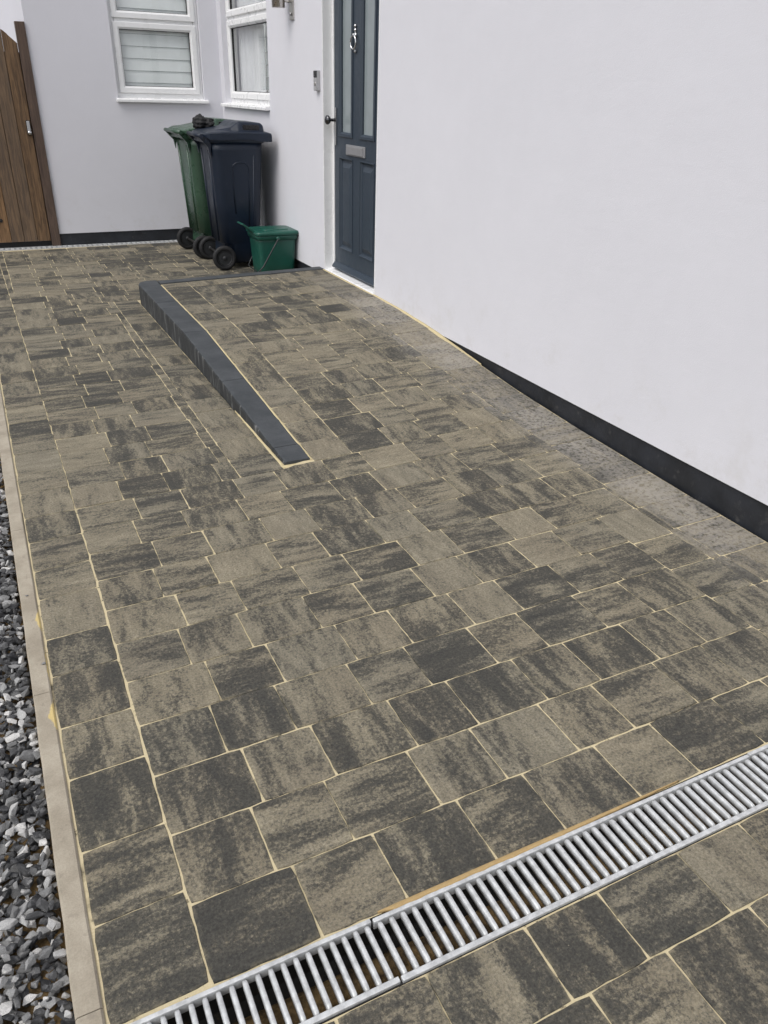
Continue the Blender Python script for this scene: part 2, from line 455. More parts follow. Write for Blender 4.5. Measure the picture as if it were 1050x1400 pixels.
# below the drain
for k in range(-1, -12, -1):
    hi = (lambda x: YD0 - .002) if k == -1 else (lambda x, k=k: .535 + .1745 * (k + 1) + .003 * (x - .1))
    lo = lambda x, k=k: .535 + .1745 * (k + 2 - 2 + 0) + .1745 * 0 + .003 * (x - .1) if False else .535 + .1745 * (k + 1) + .003 * (x - .1)
    if k < -1: hi = lambda x, k=k: .535 + .1745 * (k + 2) + .003 * (x - .1)
    row(lo, hi, (k % 2) == 1, .110, 2.308, k)
    paver(-.064, .110, lo(-.06), hi(-.06), lo(.11), hi(.11))
# above the drain: the open field, up to the foot of the ramp kerb (row 11)
KT = 11
for k in range(0, KT):
    lo = (lambda x: YD1 + .003) if k == 0 else (lambda x, k=k: yrow(k, x))
    hi = lambda x, k=k: yrow(k + 1, x)
    xr = 1.848 if k < 6 else 2.036 if k < 7 else 2.054 if k == 7 else 2.075
    row(lo, hi, k % 2 == 1, .110, xr, k)
    if k < 6:     # a column against the wall column, then a tapering cut strip
        lo2, hi2 = (lambda x, k=k: lo(x) - .02 if k else lo(x)), (lambda x, k=k: hi(x) - (.02 if k < 5 else 0))
        paver(xr, 2.036, lo2(xr), hi2(xr), lo2(2.036), hi2(2.036))
def xs_in(y): return 2.036 + interp([(.8, .075), (1.5, .050), (1.8, .028), (2.03, .016), (2.16, .016)], y)
yy = YD1 + .003; i = 0
while yy < 5.70:
    h = (.2075, .175)[i % 2] if i else .135
    y1 = yy + h
    y1 = min(y1, LB - .103)
    xa0 = xa1 = xs_in((yy + y1) / 2)
    if yy < 2.10: paver(2.036, xa0, yy, y1, yy, y1, random.uniform(.3, .7))
    if yy > 2.10: xa0 = xa1 = (2.054 if yy < 2.2 else 2.0745)
    paver(max(xa0, xa1), 2.306, yy, y1, yy + .004, y1 + .004, random.uniform(.25, .75))
    i += 1; yy = y1
yy = YD1 + .003; i = 0
# left border
bl = [.829, 1.027, 1.203, 1.411, 1.587, 1.793, 1.965, 2.178, 2.351, 2.545, 2.731, 2.935, 3.117, 3.331, 3.516, 3.70]
while bl[-1] < 8.1: bl.append(bl[-1] + (.2065, .1755)[len(bl) % 2])
bl[-1] = 8.20
for a, b in zip(bl, bl[1:]):
    bias = .03 if abs(a - 3.117) < .01 else dict(zip(bl, (.78, .62, .82, .46, .62, .68, .32, .42))).get(a)
    paver(-.064 - max(0, (a - 2) * .0035), .108 - max(0, a - 3) * .010, a, b, a + .006, b + .006, bias)
# lower yard beside and behind the landing
def xfl(y): return .108 - max(0, y - 3) * .010
kmax = int((8.19 - .996) / .1745) + 1
for k in range(KT, kmax + 1):
    lo = lambda x, k=k: yrow(k, x); hi = lambda x, k=k: min(yrow(k + 1, x), 8.195)
    if lo(.1) > 8.15: break
    xa = xfl(lo(.1))
    if yrow(k + 1, .8) < 2.83 + .18 and k == KT:
        row(lo, hi, k % 2 == 1, xa, .742); 
    elif hi(.9) < 5.90:
        xr = random.uniform(.690, .708) if k < 26 else .742
        row(lo, hi, k % 2 == 1, xa, xr)
        if k < 26: paver(xr, .742, lo(xr), hi(xr), lo(.742), hi(.742))
    else:
        if lo(.9) < LB + .05:
            row(lo, hi, k % 2 == 1, xa, .742)
        else: row(lo, hi, k % 2 == 1, xa, 2.30)
# border course along the outside of the kerb
yy = yrow(KT, .83); i = 0
while yy < 5.86:
    y1 = min(yy + (.1755, .2065)[i % 2], 5.885)
    if 5.885 - y1 < .07: y1 = 5.885
    paver(.742, xl(yy) - interp([(2.8, .0085), (3.6, .002)], yy), yy - .002, y1 - .002, yy + .003, y1 + .003); yy = y1; i += 1
# small pieces that close the yard behind the landing
for k in range(KT, kmax + 1):
    if yrow(k + 1, .9) >= 5.90 and yrow(k, .9) < LB + .05:
        lo, hi = (lambda x, k=k: max(yrow(k, x), LB + .06)), (lambda x, k=k: yrow(k + 1, x))
        if hi(1.5) - lo(1.5) > .02: row(lo, hi, k % 2 == 1, .742, 2.30)
# ramp and landing
def row_ramp():
    first = True
    for k in range(KT, 40):
        lo = lambda x, k=k: yrow(k, x); hi = lambda x, k=k: min(yrow(k + 1, x), LB - .103)
        if lo(1.5) > LB - .13: break
        y0 = lo(1.2)
        xr = 2.075
        js = joints(k % 2 == 1, 1.240, xr)
        for a, b in zip(js, js[1:]): paver(a, b, lo(a), hi(a), lo(b), hi(b))
row_ramp()
yy = yrow(KT, 1.15); i = 0
while yy < LB - .12:
    y1 = min(yy + (.1755, .2065)[i % 2], LB - .103)
    if LB - .103 - y1 < .06: y1 = LB - .103
    paver(XKR + .008, 1.240, yy - .002, y1 - .002, yy + .002, y1 + .002); yy = y1; i += 1
# the kerb foot row (between kerb width and the field in front of it)
paver(.742, 1.24, yrow(KT, .742), yrow(KT, .742) + .0, yrow(KT, 1.24), yrow(KT, 1.24)) if False else None
po = pav.build('paving', M['paver'], fix=False)
at = po.data.attributes.new('pv', 'FLOAT_COLOR', 'POINT'); at.data.foreach_set('color', [c for q in PV for c in q])
at = po.data.attributes.new('edge', 'FLOAT', 'POINT'); at.data.foreach_set('value', EDGE)
tag(po, 'mottled grey and buff block paving with sandy joints', kind='structure')

sb = MB()
def sheet(x0, x1, y0, y1, nx, ny, dz=-.0029, zf=zfloor):
    vs = []; fs = []
    for j in range(ny + 1):
        for i in range(nx + 1):
            x = lerp(x0, x1, i / nx); y = lerp(y0, y1, j / ny); vs.append((x, y, zf(x, y) + dz))
    for j in range(ny):
        for i in range(nx):
            a = j * (nx + 1) + i; fs.append((a, a + 1, a + nx + 2, a + nx + 1))
    sb.add(vs, fs, True)
sheet(-.069, 2.309, -2.0, YD0 - .001, 8, 8)
sheet(-.069, 2.309, YD1 + .001, 2.79, 24, 30)
sheet(-.10, .925, 2.79, 5.86, 4, 12)
sheet(XKR, 2.309, 2.79, LB - .10, 16, 44)
sheet(-.10, 2.309, 5.86, 8.2, 4, 4, zf=lambda x, y: 0)
so = sb.build('joint_sand', M['sand'], fix=False)
tag(so, 'pale yellow jointing sand between the paving blocks', kind='structure')
# sand fillet where the ramp meets the wall, thickest short of the door
fl = MB(); rings = []
for i in range(41):
    y = lerp(3.45, 5.72, i / 40); w = interp([(3.45, .001), (3.9, .011), (4.3, .008), (4.8, .004), (5.72, .006)], y) + random.uniform(-.0012, .0012)
    z = zfloor(2.306, y); xo = interp([(4.815, 2.3125), (4.822, 2.3043)], y); k = interp([(4.6, .8), (4.9, .35)], y)
    rings.append([(xo, y, z - .02), (xo, y, z + .003 + w * k), (xo - .003 - w * .5, y, z + .003), (xo - .005 - w, y, z + .0005), (xo - .005 - w, y, z - .02)])
fl.loft(rings, True, True)
o = fl.build('sand_fillet', M['sand']); tag(o, 'sandy fillet along the foot of the wall by the door', kind='structure')

# ------------------------------------------------------------------ kerbs of the ramp
kt = thing('ramp_kerb', 'dark charcoal concrete kerb edging the paved ramp, tapering to a point', 'kerb', (.98, 2.79, 0))
def ksec(y, zt, xo=0.0):
    x0 = xl(y) + xo; c = .010
    p = [(x0, -.06), (x0, max(zt - c * 1.2, .001)), (x0 + c * .35, max(zt - c * .3, .003)), (x0 + c * 1.3, zt), (XKR - .008, zt), (XKR - .001, zt - .003), (XKR - .001, -.06)]
    nz = lambda q, sd: .0022 * noise.noise((y * 14, q * 60, sd)) + .0012 * noise.noise((y * 55, q * 90, sd))
    return [(a - .98 + nz(b, 1), y - 2.79, b + nz(a, 5) * (b > 0)) for a, b in p]
cuts = [2.787, 2.93, 3.70, 4.45, 5.20, 5.86]
for a, b in zip(cuts, cuts[1:]):
    k = MB(); g = .0022; ys = [lerp(a + g, b - g, t / 24) for t in range(25)]
    if b > 5.8: ys = [a + g] + [lerp(a + .03, 5.70, t / 12) for t in range(13)] + [ 5.75, 5.79, 5.82, 5.845, 5.857, 5.86]
    rg = []
    for y in ys:
        xo = interp([(5.75, 0), (5.79, .004), (5.82, .014), (5.845, .032), (5.857, .052), (5.86, .07)], y)
        rg.append(ksec(y, interp(ZK, y) + .004 + (.0 if y > 2.95 else .002), xo))
    k.loft(rg, True, False)
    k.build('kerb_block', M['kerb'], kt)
kb = thing('landing_kerb', 'dark charcoal kerb along the back edge of the raised landing, behind it the bins', 'kerb', (1.6, LB, 0))
for a, b in ((XKR + .001, 1.47), (1.473, 1.89), (1.893, 2.308)):
    k = MB(); rg = []
    for x in (a, b):
        z = interp(ZW, 5.8) * (x - 1.03) / 1.28 + .137 * (1 - (x - 1.03) / 1.28) + .003
        rg.append([(x - 1.6, LB - .10 - LB, -.06), (x - 1.6, -.10, z), (x - 1.6, -.008, z), (x - 1.6, 0, z - .008), (x - 1.6, 0, -.06)])
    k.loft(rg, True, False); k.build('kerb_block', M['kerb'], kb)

mf = NT('fresh_jointing_sand'); p_ = mf.pos(); mf.bump(mf.noise(p_, 500, 3), .4, .001)
M['fresh'] = mf.fin(mf.mix(mf.noise(p_, 60, 5, .7), rgb(.42, .34, .18), rgb(.62, .54, .34)), .95, 0, .2)
fs = MB(); rl, rr_ = [], []
for i in range(46):
    y = lerp(2.784, 5.70, i / 45); w = interp([(2.79, .011), (3.2, .007), (3.8, .0015), (5.7, .001)], y) * random.uniform(.75, 1.25); x = xl(y) + interp([(3.1, 0), (3.6, .007)], y)
    rl.append([(x + .003, y, -.02), (x + .003, y, .004), (x - w * .6, y, .002), (x - w - .002, y, .0005), (x - w - .002, y, -.02)])
    z = zfloor(XKR + .006, y); w = .0075 * random.uniform(.85, 1.1)
    rr_.append([(XKR - .003, y, z - .02), (XKR - .003, y, z + .0025), (XKR + w * .5, y, z + .002), (XKR + w, y, z - .0005), (XKR + w, y, z - .02)])
fs.loft(rl, True, True); fs.loft(rr_, True, True)
fs.loft([[(x, 2.776, -.02), (x, 2.7755, .0012), (x, 2.782, .0045), (x, 2.789, .0055), (x, 2.789, -.02)] for x in (.925, .97, 1.01, 1.058)], True, True)
o = fs.build('sand_fillet', M['fresh']); tag(o, 'pale yellow sand line around the ramp kerb', kind='structure')
fl_m = bpy.data.objects['sand_fillet']; fl_m.data.materials[0] = M['fresh']

# ------------------------------------------------------------------ edging strip and gravel
ejs = [-1.8, -.90, .02, .868, 1.732, 2.649, 3.55, 4.46, 5.37, 6.28, 7.19, 8.1]
elab = ['concrete edging length nearest the camera, beside the gravel', 'pale concrete edging length from the drain end up to the first joint',
        'pale concrete edging length with two yellow sand splashes', 'pale concrete edging length beyond the sand splashes, thin gravel beside it']
for i, (a, b) in enumerate(zip(ejs, ejs[1:])):
    e = MB(); rg = []; n = 14
    for t in range(n + 1):
        y = lerp(a + .001, b - .001, t / n); dx = -max(0, (y - 2) * .0035) + .0016 * noise.noise((y * 9, 1, 0)); d2 = -max(0, (y - 2) * .0035) + .0022 * noise.noise((y * 8, 7, 0))
        z = .004 + .0015 * noise.noise((y * 4, 3, 2))
        x0, x1 = -.1135 + d2, -.0685 + dx
        rg.append([(x0, y, -.12), (x0, y, z - .005), (x0 + .004, y, z), (x1 - .004, y, z), (x1, y, z - .004), (x1, y, -.12)])
    e.loft(rg, True, False)
    o = e.build('edging_kerb', M['edging'])
    if i == 2: lab = elab[1]
    elif i == 3: lab = elab[1]
    elif i == 4: lab = elab[2]
    lab = {2: elab[0], 3: elab[1], 4: elab[2], 5: elab[3], 6: 'farthest visible concrete edging length, cut off by the left edge of the picture'}.get(i, 'pale concrete edging length lying out of view')
    tag(o, lab, 'edging', 'concrete edging lengths beside the gravel')

def rock_shape(sd):
    rnd = random.Random(sd); bm = bmesh.new()
    pts = []
    for _ in range(12):
        v = Vector((rnd.gauss(0, 1), rnd.gauss(0, 1), rnd.gauss(0, 1))).normalized() * rnd.uniform(.8, 1.05)
        pts.append(bm.verts.new((v.x * rnd.uniform(.95, 1.05), v.y * .80, v.z * .62)))
    r = bmesh.ops.convex_hull(bm, input=bm.verts[:])
    for v in [v for v in bm.verts if not v.link_faces]: bm.verts.remove(v)
    bmesh.ops.bevel(bm, geom=bm.edges[:], offset=.03, segments=1, affect='EDGES')
    bmesh.ops.triangulate(bm, faces=[f for f in bm.faces if len(f.verts) > 4])
    bm.verts.ensure_lookup_table(); bm.verts.index_update()
    d = ([v.co.copy() for v in bm.verts], [tuple(v.index for v in f.verts) for f in bm.faces]); bm.free(); return d
shapes = [rock_shape(s) for s in range(26)]
gv = []; gf = []; gr = []
rnd = random.Random(3)
def put(x, y, z, s, a=None):
    vs, fs = rnd.choice(shapes); n = len(gv)
    m = Matrix.Rotation(rnd.uniform(0, 6.28), 3, 'Z') @ Matrix.Rotation(rnd.gauss(0, .55), 3, 'X') @ Matrix.Rotation(rnd.gauss(0, .55), 3, 'Y')
    t = rnd.random() if a is None else a
    sc = Vector((s * rnd.uniform(1.0, 1.5), s * rnd.uniform(.8, 1.1), s * rnd.uniform(.75, 1.15)))
    for v in vs:
        q = m @ Vector((v.x * sc.x, v.y * sc.y, v.z * sc.z)); gv.append((x + q.x, y + q.y, z + q.z)); gr.append(t)
    for f in fs: gf.append(tuple(i + n for i in f))
for layer, (dz, sp) in enumerate(((-.045, .021), (-.030, .021), (-.016, .0215))):
    y = .35
    while y < 5.0:
        x = -.122 - .001 * layer - max(0, (y - 2) * .0035)
        x -= rnd.uniform(0, .01)
        while x > -.62 + y * .03:
            if rnd.random() < (1, 1, .86)[layer]:
                s = rnd.choice((.007, .0100, .012, .0135, .015, .018)) * (1.0 if rnd.random() > .05 else 1.3)
                put(x + rnd.uniform(-.006, .002), y + rnd.uniform(-.008, .008), dz + rnd.uniform(-.008, .007), s)
            x -= sp * rnd.uniform(.85, 1.15)
        y += sp * (1 if y < 3 else 1.25)
me = bpy.data.meshes.new('gravel'); me.from_pydata(gv, [], gf); me.materials.append(M['rock'])
a = me.attributes.new('rk', 'FLOAT', 'POINT'); a.data.foreach_set('value', gr)
go = link(bpy.data.objects.new('gravel', me)); tag(go, 'loose black and grey crushed stone gravel beside the concrete edging', kind='stuff')
g0 = MB(); g0.box((-1.2, -2, -.12), (-.116, 8.3, -.052)); o = g0.build('gravel_bed', M['soil']); tag(o, 'sandy soil under the gravel', kind='structure')
g0 = MB(); g0.add([(-400, -400, -.13), (400, -400, -.13), (400, 400, -.13), (-400, 400, -.13)], [(0, 1, 2, 3)]); o = g0.build('ground', M['ground']); tag(o, 'dark tarmac ground', kind='structure')

for lab_, px_, py_, s_, sd_ in (('small grey pebble lying on the edging beside the joint between the sand splashes', -.073, 1.852, .0085, 4), ('tiny pale chip of stone on the edging beyond the sand splashes', -.094, 2.21, .0045, 9)):
    m = MB(); vs_, fs_ = shapes[sd_]; m.add([(v.x * s_ * 1.3, v.y * s_, v.z * s_ + s_ * .45) for v in vs_], fs_); o = m.build('pebble', M['rock'], fix=False); o.location = (px_, py_, .004)
    at = o.data.attributes.new('rk', 'FLOAT', 'POINT'); at.data.foreach_set('value', [.6] * len(m.v)); tag(o, lab_, 'pebble')

# ------------------------------------------------------------------ drains
ch = thing('drain_channel', 'dark plastic drainage channel under the galvanised grating, sandy inside', 'drain', (1.1, .757, 0))
c = MB()
prof = [(YD0 + .001, -.004), (YD0 + .001, -.11), (YD1 - .001, -.11), (YD1 - .001, -.004), (YD1 - .006, -.004), (YD1 - .012, -.06), (YD1 - .03, -.085), (YD0 + .03, -.085), (YD0 + .012, -.06), (YD0 + .006, -.004)]
c.prism([(a - .757, b) for a, b in prof], -.064 - 1.1, 2.309 - 1.1, 'x'); c.build('channel_body', M['channel'], ch)
c = MB(); rg = []
for i in range(60):
    x = lerp(-.06, 2.30, i / 59); h = .034 + .018 * max(0, noise.noise((x * 3.2, 5, 1)) + .25) + .003 * noise.noise((x * 17, 2, 0))
    rg.append([(x - 1.1, -.042, -.085), (x - 1.1, -.02, -.083 + h), (x - 1.1, .012, -.083 + h * .9), (x - 1.1, .042, -.085)])
c.loft(rg, False, True, False); c.build('silt', M['soil'], ch)
def grate(x0, x1, ya, yb, pitch, lab, grp, rl=.0085, near=.0105, name='drain_grate', bw=.0051, far_rail=True, zt=.0035):
    t = thing(name, lab, 'drain grate', ((x0 + x1) / 2, (ya + yb) / 2, 0), grp); cx, cy = (x0 + x1) / 2, (ya + yb) / 2
    for y0, y1 in ((ya, ya + near), (yb - rl, yb)):
        m = MB(); m.box((x0 + .0012 - cx, y0 - cy, -.020), (x1 - .0012 - cx, y1 - cy, zt), .0016); m.build('rail', M['galv'], t)
    m = MB(); n = int(round((x1 - x0) / pitch))
    for i in range(n):
        x = x0 + (i + .5) * (x1 - x0) / n - cx; rg = []
        y0, y1 = ya + near - cy - .001, yb - rl - cy + .001
        for (y, s) in ((y0, .35), (y0 + .004, .85), (y0 + .010, 1), (y1 - .010, 1), (y1 - .004, .85), (y1, .35)):
            rg.append([(x + bw * u * (.6 + .4 * s), y, zt - .0012 - .0085 + .0085 * w * s) for u, w in ((-1, -.9), (-1, .25), (-.80, .86), (-.45, 1), (.45, 1), (.80, .86), (1, .25), (1, -.9))])
        m.loft(rg, True, True)
    m.build('bars', M['galv'], t); return t
gg = 'galvanised grates over the front drain'
grate(-.063, .411, YD0 + .003, YD1 - .002, .0241, 'galvanised slotted grate at the left end of the front drain, short piece', gg)
grate(.413, 1.411, YD0 + .0015, YD1 - .0045, .0241, 'long galvanised slotted grate in the middle of the front drain', gg)
grate(1.413, 2.306, YD0 + .003, YD1 - .002, .0241, 'galvanised slotted grate at the right end of the front drain, towards the wall', gg)
# sand that has run over the far edge of the middle grate
m = MB(); rg = []
for i in range(70):
    x = lerp(.43, 1.20, i / 69); f = interp([(.43, 0), (.47, 1), (.80, 1), (1.0, .55), (1.20, 0)], x)
    w = (.0085 * f + .001) * (1 + .35 * noise.noise((x * 40, 0, 3))); y = YD1 + .004; z = .0042
    rg.append([(x, y + .002, z - .003), (x, y, z + .0008 * f), (x, y - w * .6, z + .0006 * f), (x, y - w, z - .0006), (x, y - w, z - .012), (x, y + .002, z - .012)])
m.loft(rg, True, True); o = m.build('sand_line', M['soil'])
ms = NT('orange_sand'); p_ = ms.pos(); ms.bump(ms.noise(p_, 500, 3), .5, .001)
o.data.materials[0] = ms.fin(ms.mix(ms.noise(p_, 120, 5, .7), rgb(.30, .20, .09), rgb(.46, .34, .17)), .95, 0, .2)
tag(o, 'orange sand along the far edge of the drain grates', kind='structure')
bd = thing('drain_grate', 'narrow silver drain grate at the foot of the back wall and gate', 'drain grate', (0, 0, 0))
m = MB(); m.box((-.6, 8.203, -.05), (2.25, 8.213, .004)); m.box((-.6, 8.298, -.05), (2.25, 8.308, .004)); m.build('rail', M['galv'], bd)
m = MB(); n = 62
for i in range(n):
    x = lerp(-.6, 2.25, (i + .5) / n); m.box((x - .013, 8.2125, -.010), (x + .013, 8.2985, .003))
m.build('bars', M['galv'], bd)
m = MB(); m.box((-.6, 8.2005, -.10), (2.25, 8.3105, -.052)); m.build('channel_body', M['channel'], bd)

# ------------------------------------------------------------------ house
YB = 8.32; XG = .640                                                      # back wall face, its left end at the gate post
HT = 5.4
hs = thing('house', 'pale lilac rendered house with black plinth, white windows and slate door', 'house', (0, 0, 0))
def holed(mb, u0, u1, v0, v1, holes, f0, f1, P):
    """wall slab between depths f0 (front) and f1 with rectangular holes; P(u, v, f) -> xyz"""
    us = sorted({u0, u1, *[h[0] for h in holes], *[h[1] for h in holes]}); vs = sorted({v0, v1, *[h[2] for h in holes], *[h[3] for h in holes]})
    inside = lambda u, v: any(h[0] < u < h[1] and h[2] < v < h[3] for h in holes)
    for a, b in zip(us, us[1:]):
        for c_, d in zip(vs, vs[1:]):
            if inside((a + b) / 2, (c_ + d) / 2): continue
            for f in (f0, f1): mb.add([P(a, c_, f), P(b, c_, f), P(b, d, f), P(a, d, f)], [(0, 1, 2, 3)])
    for (a, b, c_, d) in list(holes) + [(u0, u1, v0, v1)]:
        for q in (((a, c_), (b, c_)), ((b, c_), (b, d)), ((b, d), (a, d)), ((a, d), (a, c_))):
            mb.add([P(*q[0], f0), P(*q[1], f0), P(*q[1], f1), P(*q[0], f1)], [(0, 1, 2, 3)])
DY0, DY1 = 4.818, 5.722                                                 # door opening
W2 = (6.885, 8.19, 1.243, 2.40); W1 = (1.338, 2.140, 1.262, 2.44)
wm = MB()
holed(wm, -4.0, YB + .3, .126, HT, [(DY0, DY1, .126, 2.24), W2], WX, WX + .28, lambda u, v, f: (f, u, v))
holed(wm, XG, WX + .001, .108, HT, [W1], YB, YB + .28, lambda u, v, f: (u, f, v))
# unseen rest of the shell, with openings added to light the blinds from behind
wm.box((WX + .28, -4.0, .0), (7.0, -3.72, HT)); wm.box((6.72, -3.72, 0), (7.0, 5.4, HT)); wm.box((6.72, 5.4, 0), (7.0, 13, .5)); wm.box((6.72, 5.4, 2.8), (7.0, 13, HT)); wm.box((XG, YB + .28, 0), (XG + .28, 13, HT)); wm.box((XG + .28, 12.72, 0), (6.72, 13, .4)); wm.box((XG + .28, 12.72, 2.9), (6.72, 13, HT))
wall = wm.build('wall', M['wall'], hs)
pl = MB()
pl.box((WX + .012, -4.0, -.12), (WX + .27, DY0 - .002, .1262)); pl.box((WX + .012, DY1 + .02, -.12), (WX + .27, YB, .1262))
pl.box((XG + .004, YB + .010, -.12), (WX + .012, YB + .27, .1082)); pl.build('plinth', M['plinth'], hs)
rf = MB(); RX = WX + .6  # roof left open over the rooms so daylight reaches the blinds
for a_, b_ in (((WX - .12, -4.2), (7.2, 5.4)), ((WX - .12, 5.4), (RX, YB + .6)), ((6.4, 5.4), (7.2, 13.2)), ((XG - .12, 12.6), (6.4, 13.2)), ((XG - .12, YB - .12), (WX - .12, YB + .6)), ((XG - .12, YB + .6), (XG + .4, 12.6))): rf.box((*a_, HT + .002), (*b_, HT + .2)); rf.build('roof', M['roof'], hs)
fl_ = MB(); fl_.box((WX + .281, -3.7, -.05), (6.7, 12.7, .145)); fl_.build('floor_slab', M['floor'], hs)

def frame_ring(mb, P, a, b, c_, d, w, f0, f1, ch=.006):
    """mitred frame: outer a..b, c..d, width w, chamfered front"""
    o_ = [(a, c_), (b, c_), (b, d), (a, d)]
    def ins(k): return [(a + k, c_ + k), (b - k, c_ + k), (b - k, d - k), (a + k, d - k)]
    rings = [(ins(0), f1), (ins(0), f0 + ch * .5), (ins(ch * .5), f0), (ins(w - ch * 2), f0), (ins(w), f0 + ch * 2), (ins(w), f1)]
    pts = [[P(u, v, f) for u, v in r] for r, f in rings]
    mb.loft(pts, False, False)
def window(P, a, b, c_, d, zt, label, sill, dirn, slug):
    w = bpy.data.objects.new('window', None); link(w, hs)
    w['label'] = label
    f = MB(); frame_ring(f, P, a, b, c_, d, .050, 0, .07)
    f.add([], [])
    x0, x1, y0, y1 = a + .05, b - .05, zt - .022, zt + .022
    for (p, q) in (((x0, y0), (x1, y1)),):
        vs = [P(u, v, ff) for u in (p[0], q[0]) for v in (p[1], q[1]) for ff in (.003, .07)]
        f.add(vs, [(0, 1, 3, 2), (4, 6, 7, 5), (0, 4, 5, 1), (2, 3, 7, 6), (0, 2, 6, 4), (1, 5, 7, 3)])
    f.build('frame', M['upvc'], w)
    for (lo, hi) in ((c_ + .042, zt - .014), (zt + .014, d - .042)):
        s = MB(); frame_ring(s, P, a + .028, b - .028, lo, hi, .056, -.016, .04, .008); so_ = s.build('sash', M['upvc'], w)
        s = MB(); frame_ring(s, P, a + .083, b - .083, lo + .055, hi - .055, .006, .012, .03, .001); s.build('gasket', M['gasket'], w)
        g = MB(); u0, u1, v0, v1 = a + .084, b - .084, lo + .056, hi - .056
        g.add([P(u0, v0, .022), P(u1, v0, .022), P(u1, v1, .022), P(u0, v1, .022)], [(0, 1, 2, 3)]); g.build('pane', M['glass'], w)
    s = MB(); s0, s1, out = sill
    pr = [(-out, c_ - .030), (-out, c_ - .012), (-out + .006, c_ - .006), (-.002, c_ + .004), (.06, c_ + .004), (.06, c_ - .012), (-out + .012, c_ - .032)]
    s.loft([[P(s0, z, ff) for ff, z in pr], [P(s1, z, ff) for ff, z in pr]], True, False); s.build('sill', M['upvc'], w)
    return w
P1 = lambda u, v, f: (u, YB + .045 + f, v)
P2 = lambda u, v, f: (WX + .055 + f, u, v)
window(P1, W1[0] + .002, W1[1] - .002, W1[2] + .006, W1[3] - .002, 1.885, 'white window on the back wall', (W1[0] - .018, W1[1] + .03, .085), 1, 'w')
window(P2, W2[0] + .002, W2[1] - .002, W2[2] + .006, W2[3] - .002, 1.925, 'white window in the right hand wall near the corner', (W2[0] + .006, W2[1] + .05, .095), 1, 'w')
# blinds and curtain behind the glass
def blind(name, P, a, b, c_, d, pitch, label):
    t = thing(name, label, 'blind')
    m = MB(); m2 = MB(); v = c_
    while v < d:
        t1 = min(v + pitch, d)
        vs = [P(a, v, -.009), P(b, v, -.009), P(b, t1 - .003, .001), P(a, t1 - .003, .001), P(a, v, -.005), P(b, v, -.005), P(b, t1 - .003, .005), P(a, t1 - .003, .005)]
        m.add(vs, [(0, 1, 2, 3), (4, 7, 6, 5), (0, 4, 5, 1), (3, 2, 6, 7), (0, 3, 7, 4), (1, 5, 6, 2)])
        m2.add([P(a, t1 - .007, .012), P(b, t1 - .007, .012), P(b, t1 + .002, .012), P(a, t1 + .002, .012)], [(0, 1, 2, 3)])
        v += pitch
    m.build('slats', M['blind'], t); m2.build('slat_gap', M['blindedge'], t)
blind('window_blind', lambda u, v, f: (u, YB + .105 + f, v), W1[0] + .055, W1[1] - .055, 1.30, 2.42, .0975, 'white horizontal slatted blind behind the back wall window')
blind('window_blind', lambda u, v, f: (WX + .20 + f, u, v), 6.91, 7.52, 1.27, 2.38, .0975, 'white slatted blind added to stand in for slats reflected in the right hand window')  # added blind, its slats stand in for the reflected back window
m = MB(); rg = [[], []]
for i in range(160):
    y = lerp(7.46, 8.16, i / 159); x = WX + .155 + .014 * math.sin(i * .62 + 1.2 * math.sin(i * .11)) + .004 * math.sin(i * 1.9)
    rg[0].append((x, y, 1.27)); rg[1].append((x, y, 2.39))
m.loft(rg, False, True, False); o = m.build('curtain', M['curtain']); tag(o, 'pale pleated curtain hanging behind the right hand window', 'curtain')

# front door, set back in its white lined opening
XD = 2.384; D0, D1, DZ0, DZ1 = 4.915, 5.682, .185, 2.16
fm = MB()
fm.box((WX - .002, DY1 - .012, .160), (XD + .055, DY1 + .0, 2.238)); fm.box((WX - .002, DY0, .160), (XD + .055, DY0 + .012, 2.238)); fm.box((WX - .002, DY0 + .012, 2.226), (XD + .055, DY1 - .012, 2.239))
fm.box((XD - .006, D1 + .004, .160), (XD + .056, DY1 - .012, 2.226), .003); fm.box((XD - .006, DY0 + .012, .160), (XD + .056, D0 - .004, 2.226), .003); fm.box((XD - .006, D0 - .004, DZ1 + .004), (XD + .056, D1 + .004, 2.226), .003)
fm.build('door_frame', M['upvc'], hs)
gk = MB(); gk.box((XD + .004, D1 - .001, DZ0), (XD + .04, D1 + .0045, DZ1)); gk.box((XD + .004, D0 - .0045, DZ0), (XD + .04, D0 + .001, DZ1)); gk.build('door_seal', M['gasket'], hs)
th = MB(); th.prism([(WX - .008, .120), (WX - .008, .166), (WX - .002, .171), (XD + .05, .178), (XD + .05, .120)], DY0 + .013, DY1 - .013, 'y'); th.build('threshold', M['upvc'], hs)
dr = bpy.data.objects.new('front_door', None); link(dr, hs); dr.location = (XD, (D0 + D1) / 2, DZ0); dr['label'] = 'slate blue panelled front door with two tall frosted panes'
DC = (D0 + D1) / 2
sk = MB(); Pd = lambda u, v, f: (f, u - DC, v - DZ0)
gl = [(5.367, 5.592, 1.098, 2.04), (5.015, 5.240, 1.098, 2.04)]; lp = [(5.367, 5.592, .345, .955), (5.015, 5.240, .345, .955)]
holed(sk, D0, D1, DZ0, DZ1, gl + lp, 0, .042, Pd)
for (a, b, c_, d) in gl:     # raised glazing beads
    frame_ring(sk, Pd, a - .004, b + .004, c_ - .004, d + .004, .030, -.009, .02, .006)
for (a, b, c_, d) in lp:     # moulded lower panels
    rings = [[Pd(u, v, f) for u, v in ((a + k, c_ + k), (b - k, c_ + k), (b - k, d - k), (a + k, d - k))] for k, f in ((0, 0), (.012, .013), (.026, .013), (.056, .001), (.060, .001))]
    sk.loft(rings, False, False); sk.add(rings[-1], [(0, 1, 2, 3)])
    frame_ring(sk, Pd, a - .008, b + .008, c_ - .008, d + .008, .010, -.005, .01, .002)
